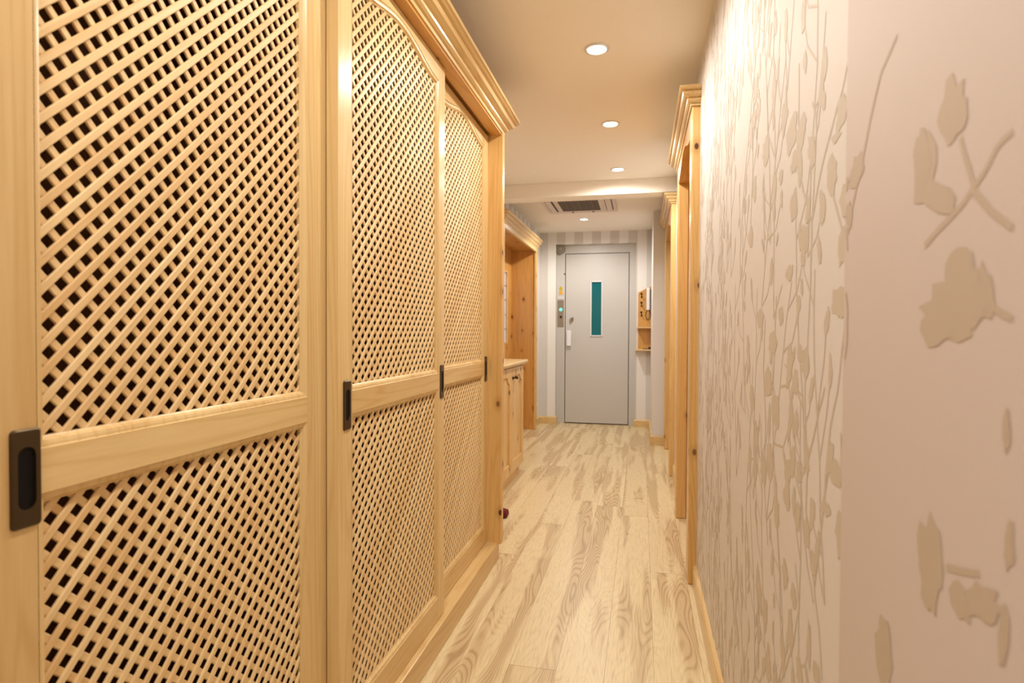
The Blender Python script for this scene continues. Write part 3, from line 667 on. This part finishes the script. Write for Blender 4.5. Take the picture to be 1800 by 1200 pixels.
ac = thing('air_conditioner', 'ivory ceiling cassette air conditioner with a dark grille, behind the beam', 'air conditioner', (-0.55, 5.33, CEIL))
ax0, ax1, ay0, ay1 = -0.875, -0.225, 4.99, 5.65
box(ax0, ax1, ay0, ay1, CEIL-0.014, CEIL-0.0005).build('panel', 'acpanel', ac, bevel=0.006, seg=3)
gr = MB(); gx0, gx1, gy0, gy1 = -0.725, -0.375, 5.10, 5.53
gr.box(gx0, gx1, gy0, gy1, CEIL-0.0165, CEIL-0.0142, 1)
for q in range(22):
    a = gy0+0.006+(gy1-gy0-0.012)*q/22; gr.box(gx0, gx1, a, a+0.008, CEIL-0.021, CEIL-0.0165, 0)
for q in range(1, 6):
    a = gx0+(gx1-gx0)*q/6; gr.box(a-0.002, a+0.002, gy0, gy1, CEIL-0.022, CEIL-0.0165, 0)
gr.build('intake_grille', ['grille', 'liftgap'], ac)
fr = MB()
for a in ((gx0-0.03, gx0, gy0-0.03, gy1+0.03), (gx1, gx1+0.03, gy0-0.03, gy1+0.03), (gx0, gx1, gy0-0.03, gy0), (gx0, gx1, gy1, gy1+0.03)): fr.box(a[0], a[1], a[2], a[3], CEIL-0.019, CEIL-0.0142)
fr.build('grille_frame', 'acpanel', ac, bevel=0.002)
for a in ((-0.842, -0.772), (-0.322, -0.258)):
    v = box(a[0], a[1], 5.09, 5.55, CEIL-0.0165, CEIL-0.0142).build('vent_slot', 'liftgap', ac)
    box(a[0]+0.006, a[1]-0.014 if a[0] < -0.5 else a[1]-0.008, 5.096, 5.544, CEIL-0.021, CEIL-0.0166).build('vent_flap', 'acpanel', v, bevel=0.002)
for a in (-0.64, -0.45): MB().lathe([(0.001, -0.024), (0.010, -0.022), (0.012, -0.0145)], (a, 5.585, CEIL), 'Z', 14).build('latch', 'grille', ac, smooth=True)
adopt(ac)

cpz = thing('ceiling_cover_plate', 'thin square ceiling cover plate with screws, close to the right wall', 'cover plate', (0.12, 2.02, CEIL))
box(0.062, 0.178, 1.955, 2.085, CEIL-0.003, CEIL-0.0004).build('plate', 'ceil', cpz, bevel=0.001)
for a, b in ((0.095, 2.06), (0.145, 2.045), (0.12, 2.0)): MB().lathe([(0.001, -0.0055), (0.006, -0.005), (0.007, -0.003)], (a, b, CEIL), 'Z', 12).build('screw', 'grille', cpz)
adopt(cpz)

# ------------------------------------------------------------------ small things
sl = thing('slipper', 'dark red felt slipper on the floor, peeping out beyond the wardrobe end', 'slipper', (-0.87, 3.3, 0))
k = MB(); rings = []
for q in range(11):
    t = q/10; y_ = -0.012+0.0*t; w_ = 0.012+0.034*math.sin(PI*min(1, t*0.9+0.12))**0.6; L_ = -0.23*t
    hgt = 0.012+0.035*math.sin(PI*min(1, 0.25+t*0.75)) if t < 0.55 else 0.014+0.01*t
    rings.append([(-0.749+L_, 3.305+w_*math.cos(a), max(0.008, 0.008+hgt*math.sin(a))) for a in [2*PI*u/16 for u in range(16)]])
k.loft(rings); k.build('upper', 'red', sl, smooth=True)
k = MB(); k.prism([(-0.872+0.118*math.cos(a), 3.305+0.047*math.sin(a), 0.0005) for a in [2*PI*u/24 for u in range(24)]], (0, 0, 0.008)); k.build('sole', 'black', sl)
adopt(sl)
so = thing('wall_socket', 'small white double wall socket low on the left wall before the far corner', 'socket', (XL+0.005, 6.50, 0.3))
for z in (0.345, 0.265):
    box(XL+0.0005, XL+0.012, 6.47, 6.545, z-0.036, z+0.036).build('socket_plate', 'white', so, bevel=0.003)
MB().lathe([(0.02, 0.0125), (0.02, 0.02), (0.013, 0.032), (0.001, 0.034)], (XL, 6.508, 0.265), 'X', 16).build('plug', 'white', so, smooth=True)
adopt(so)
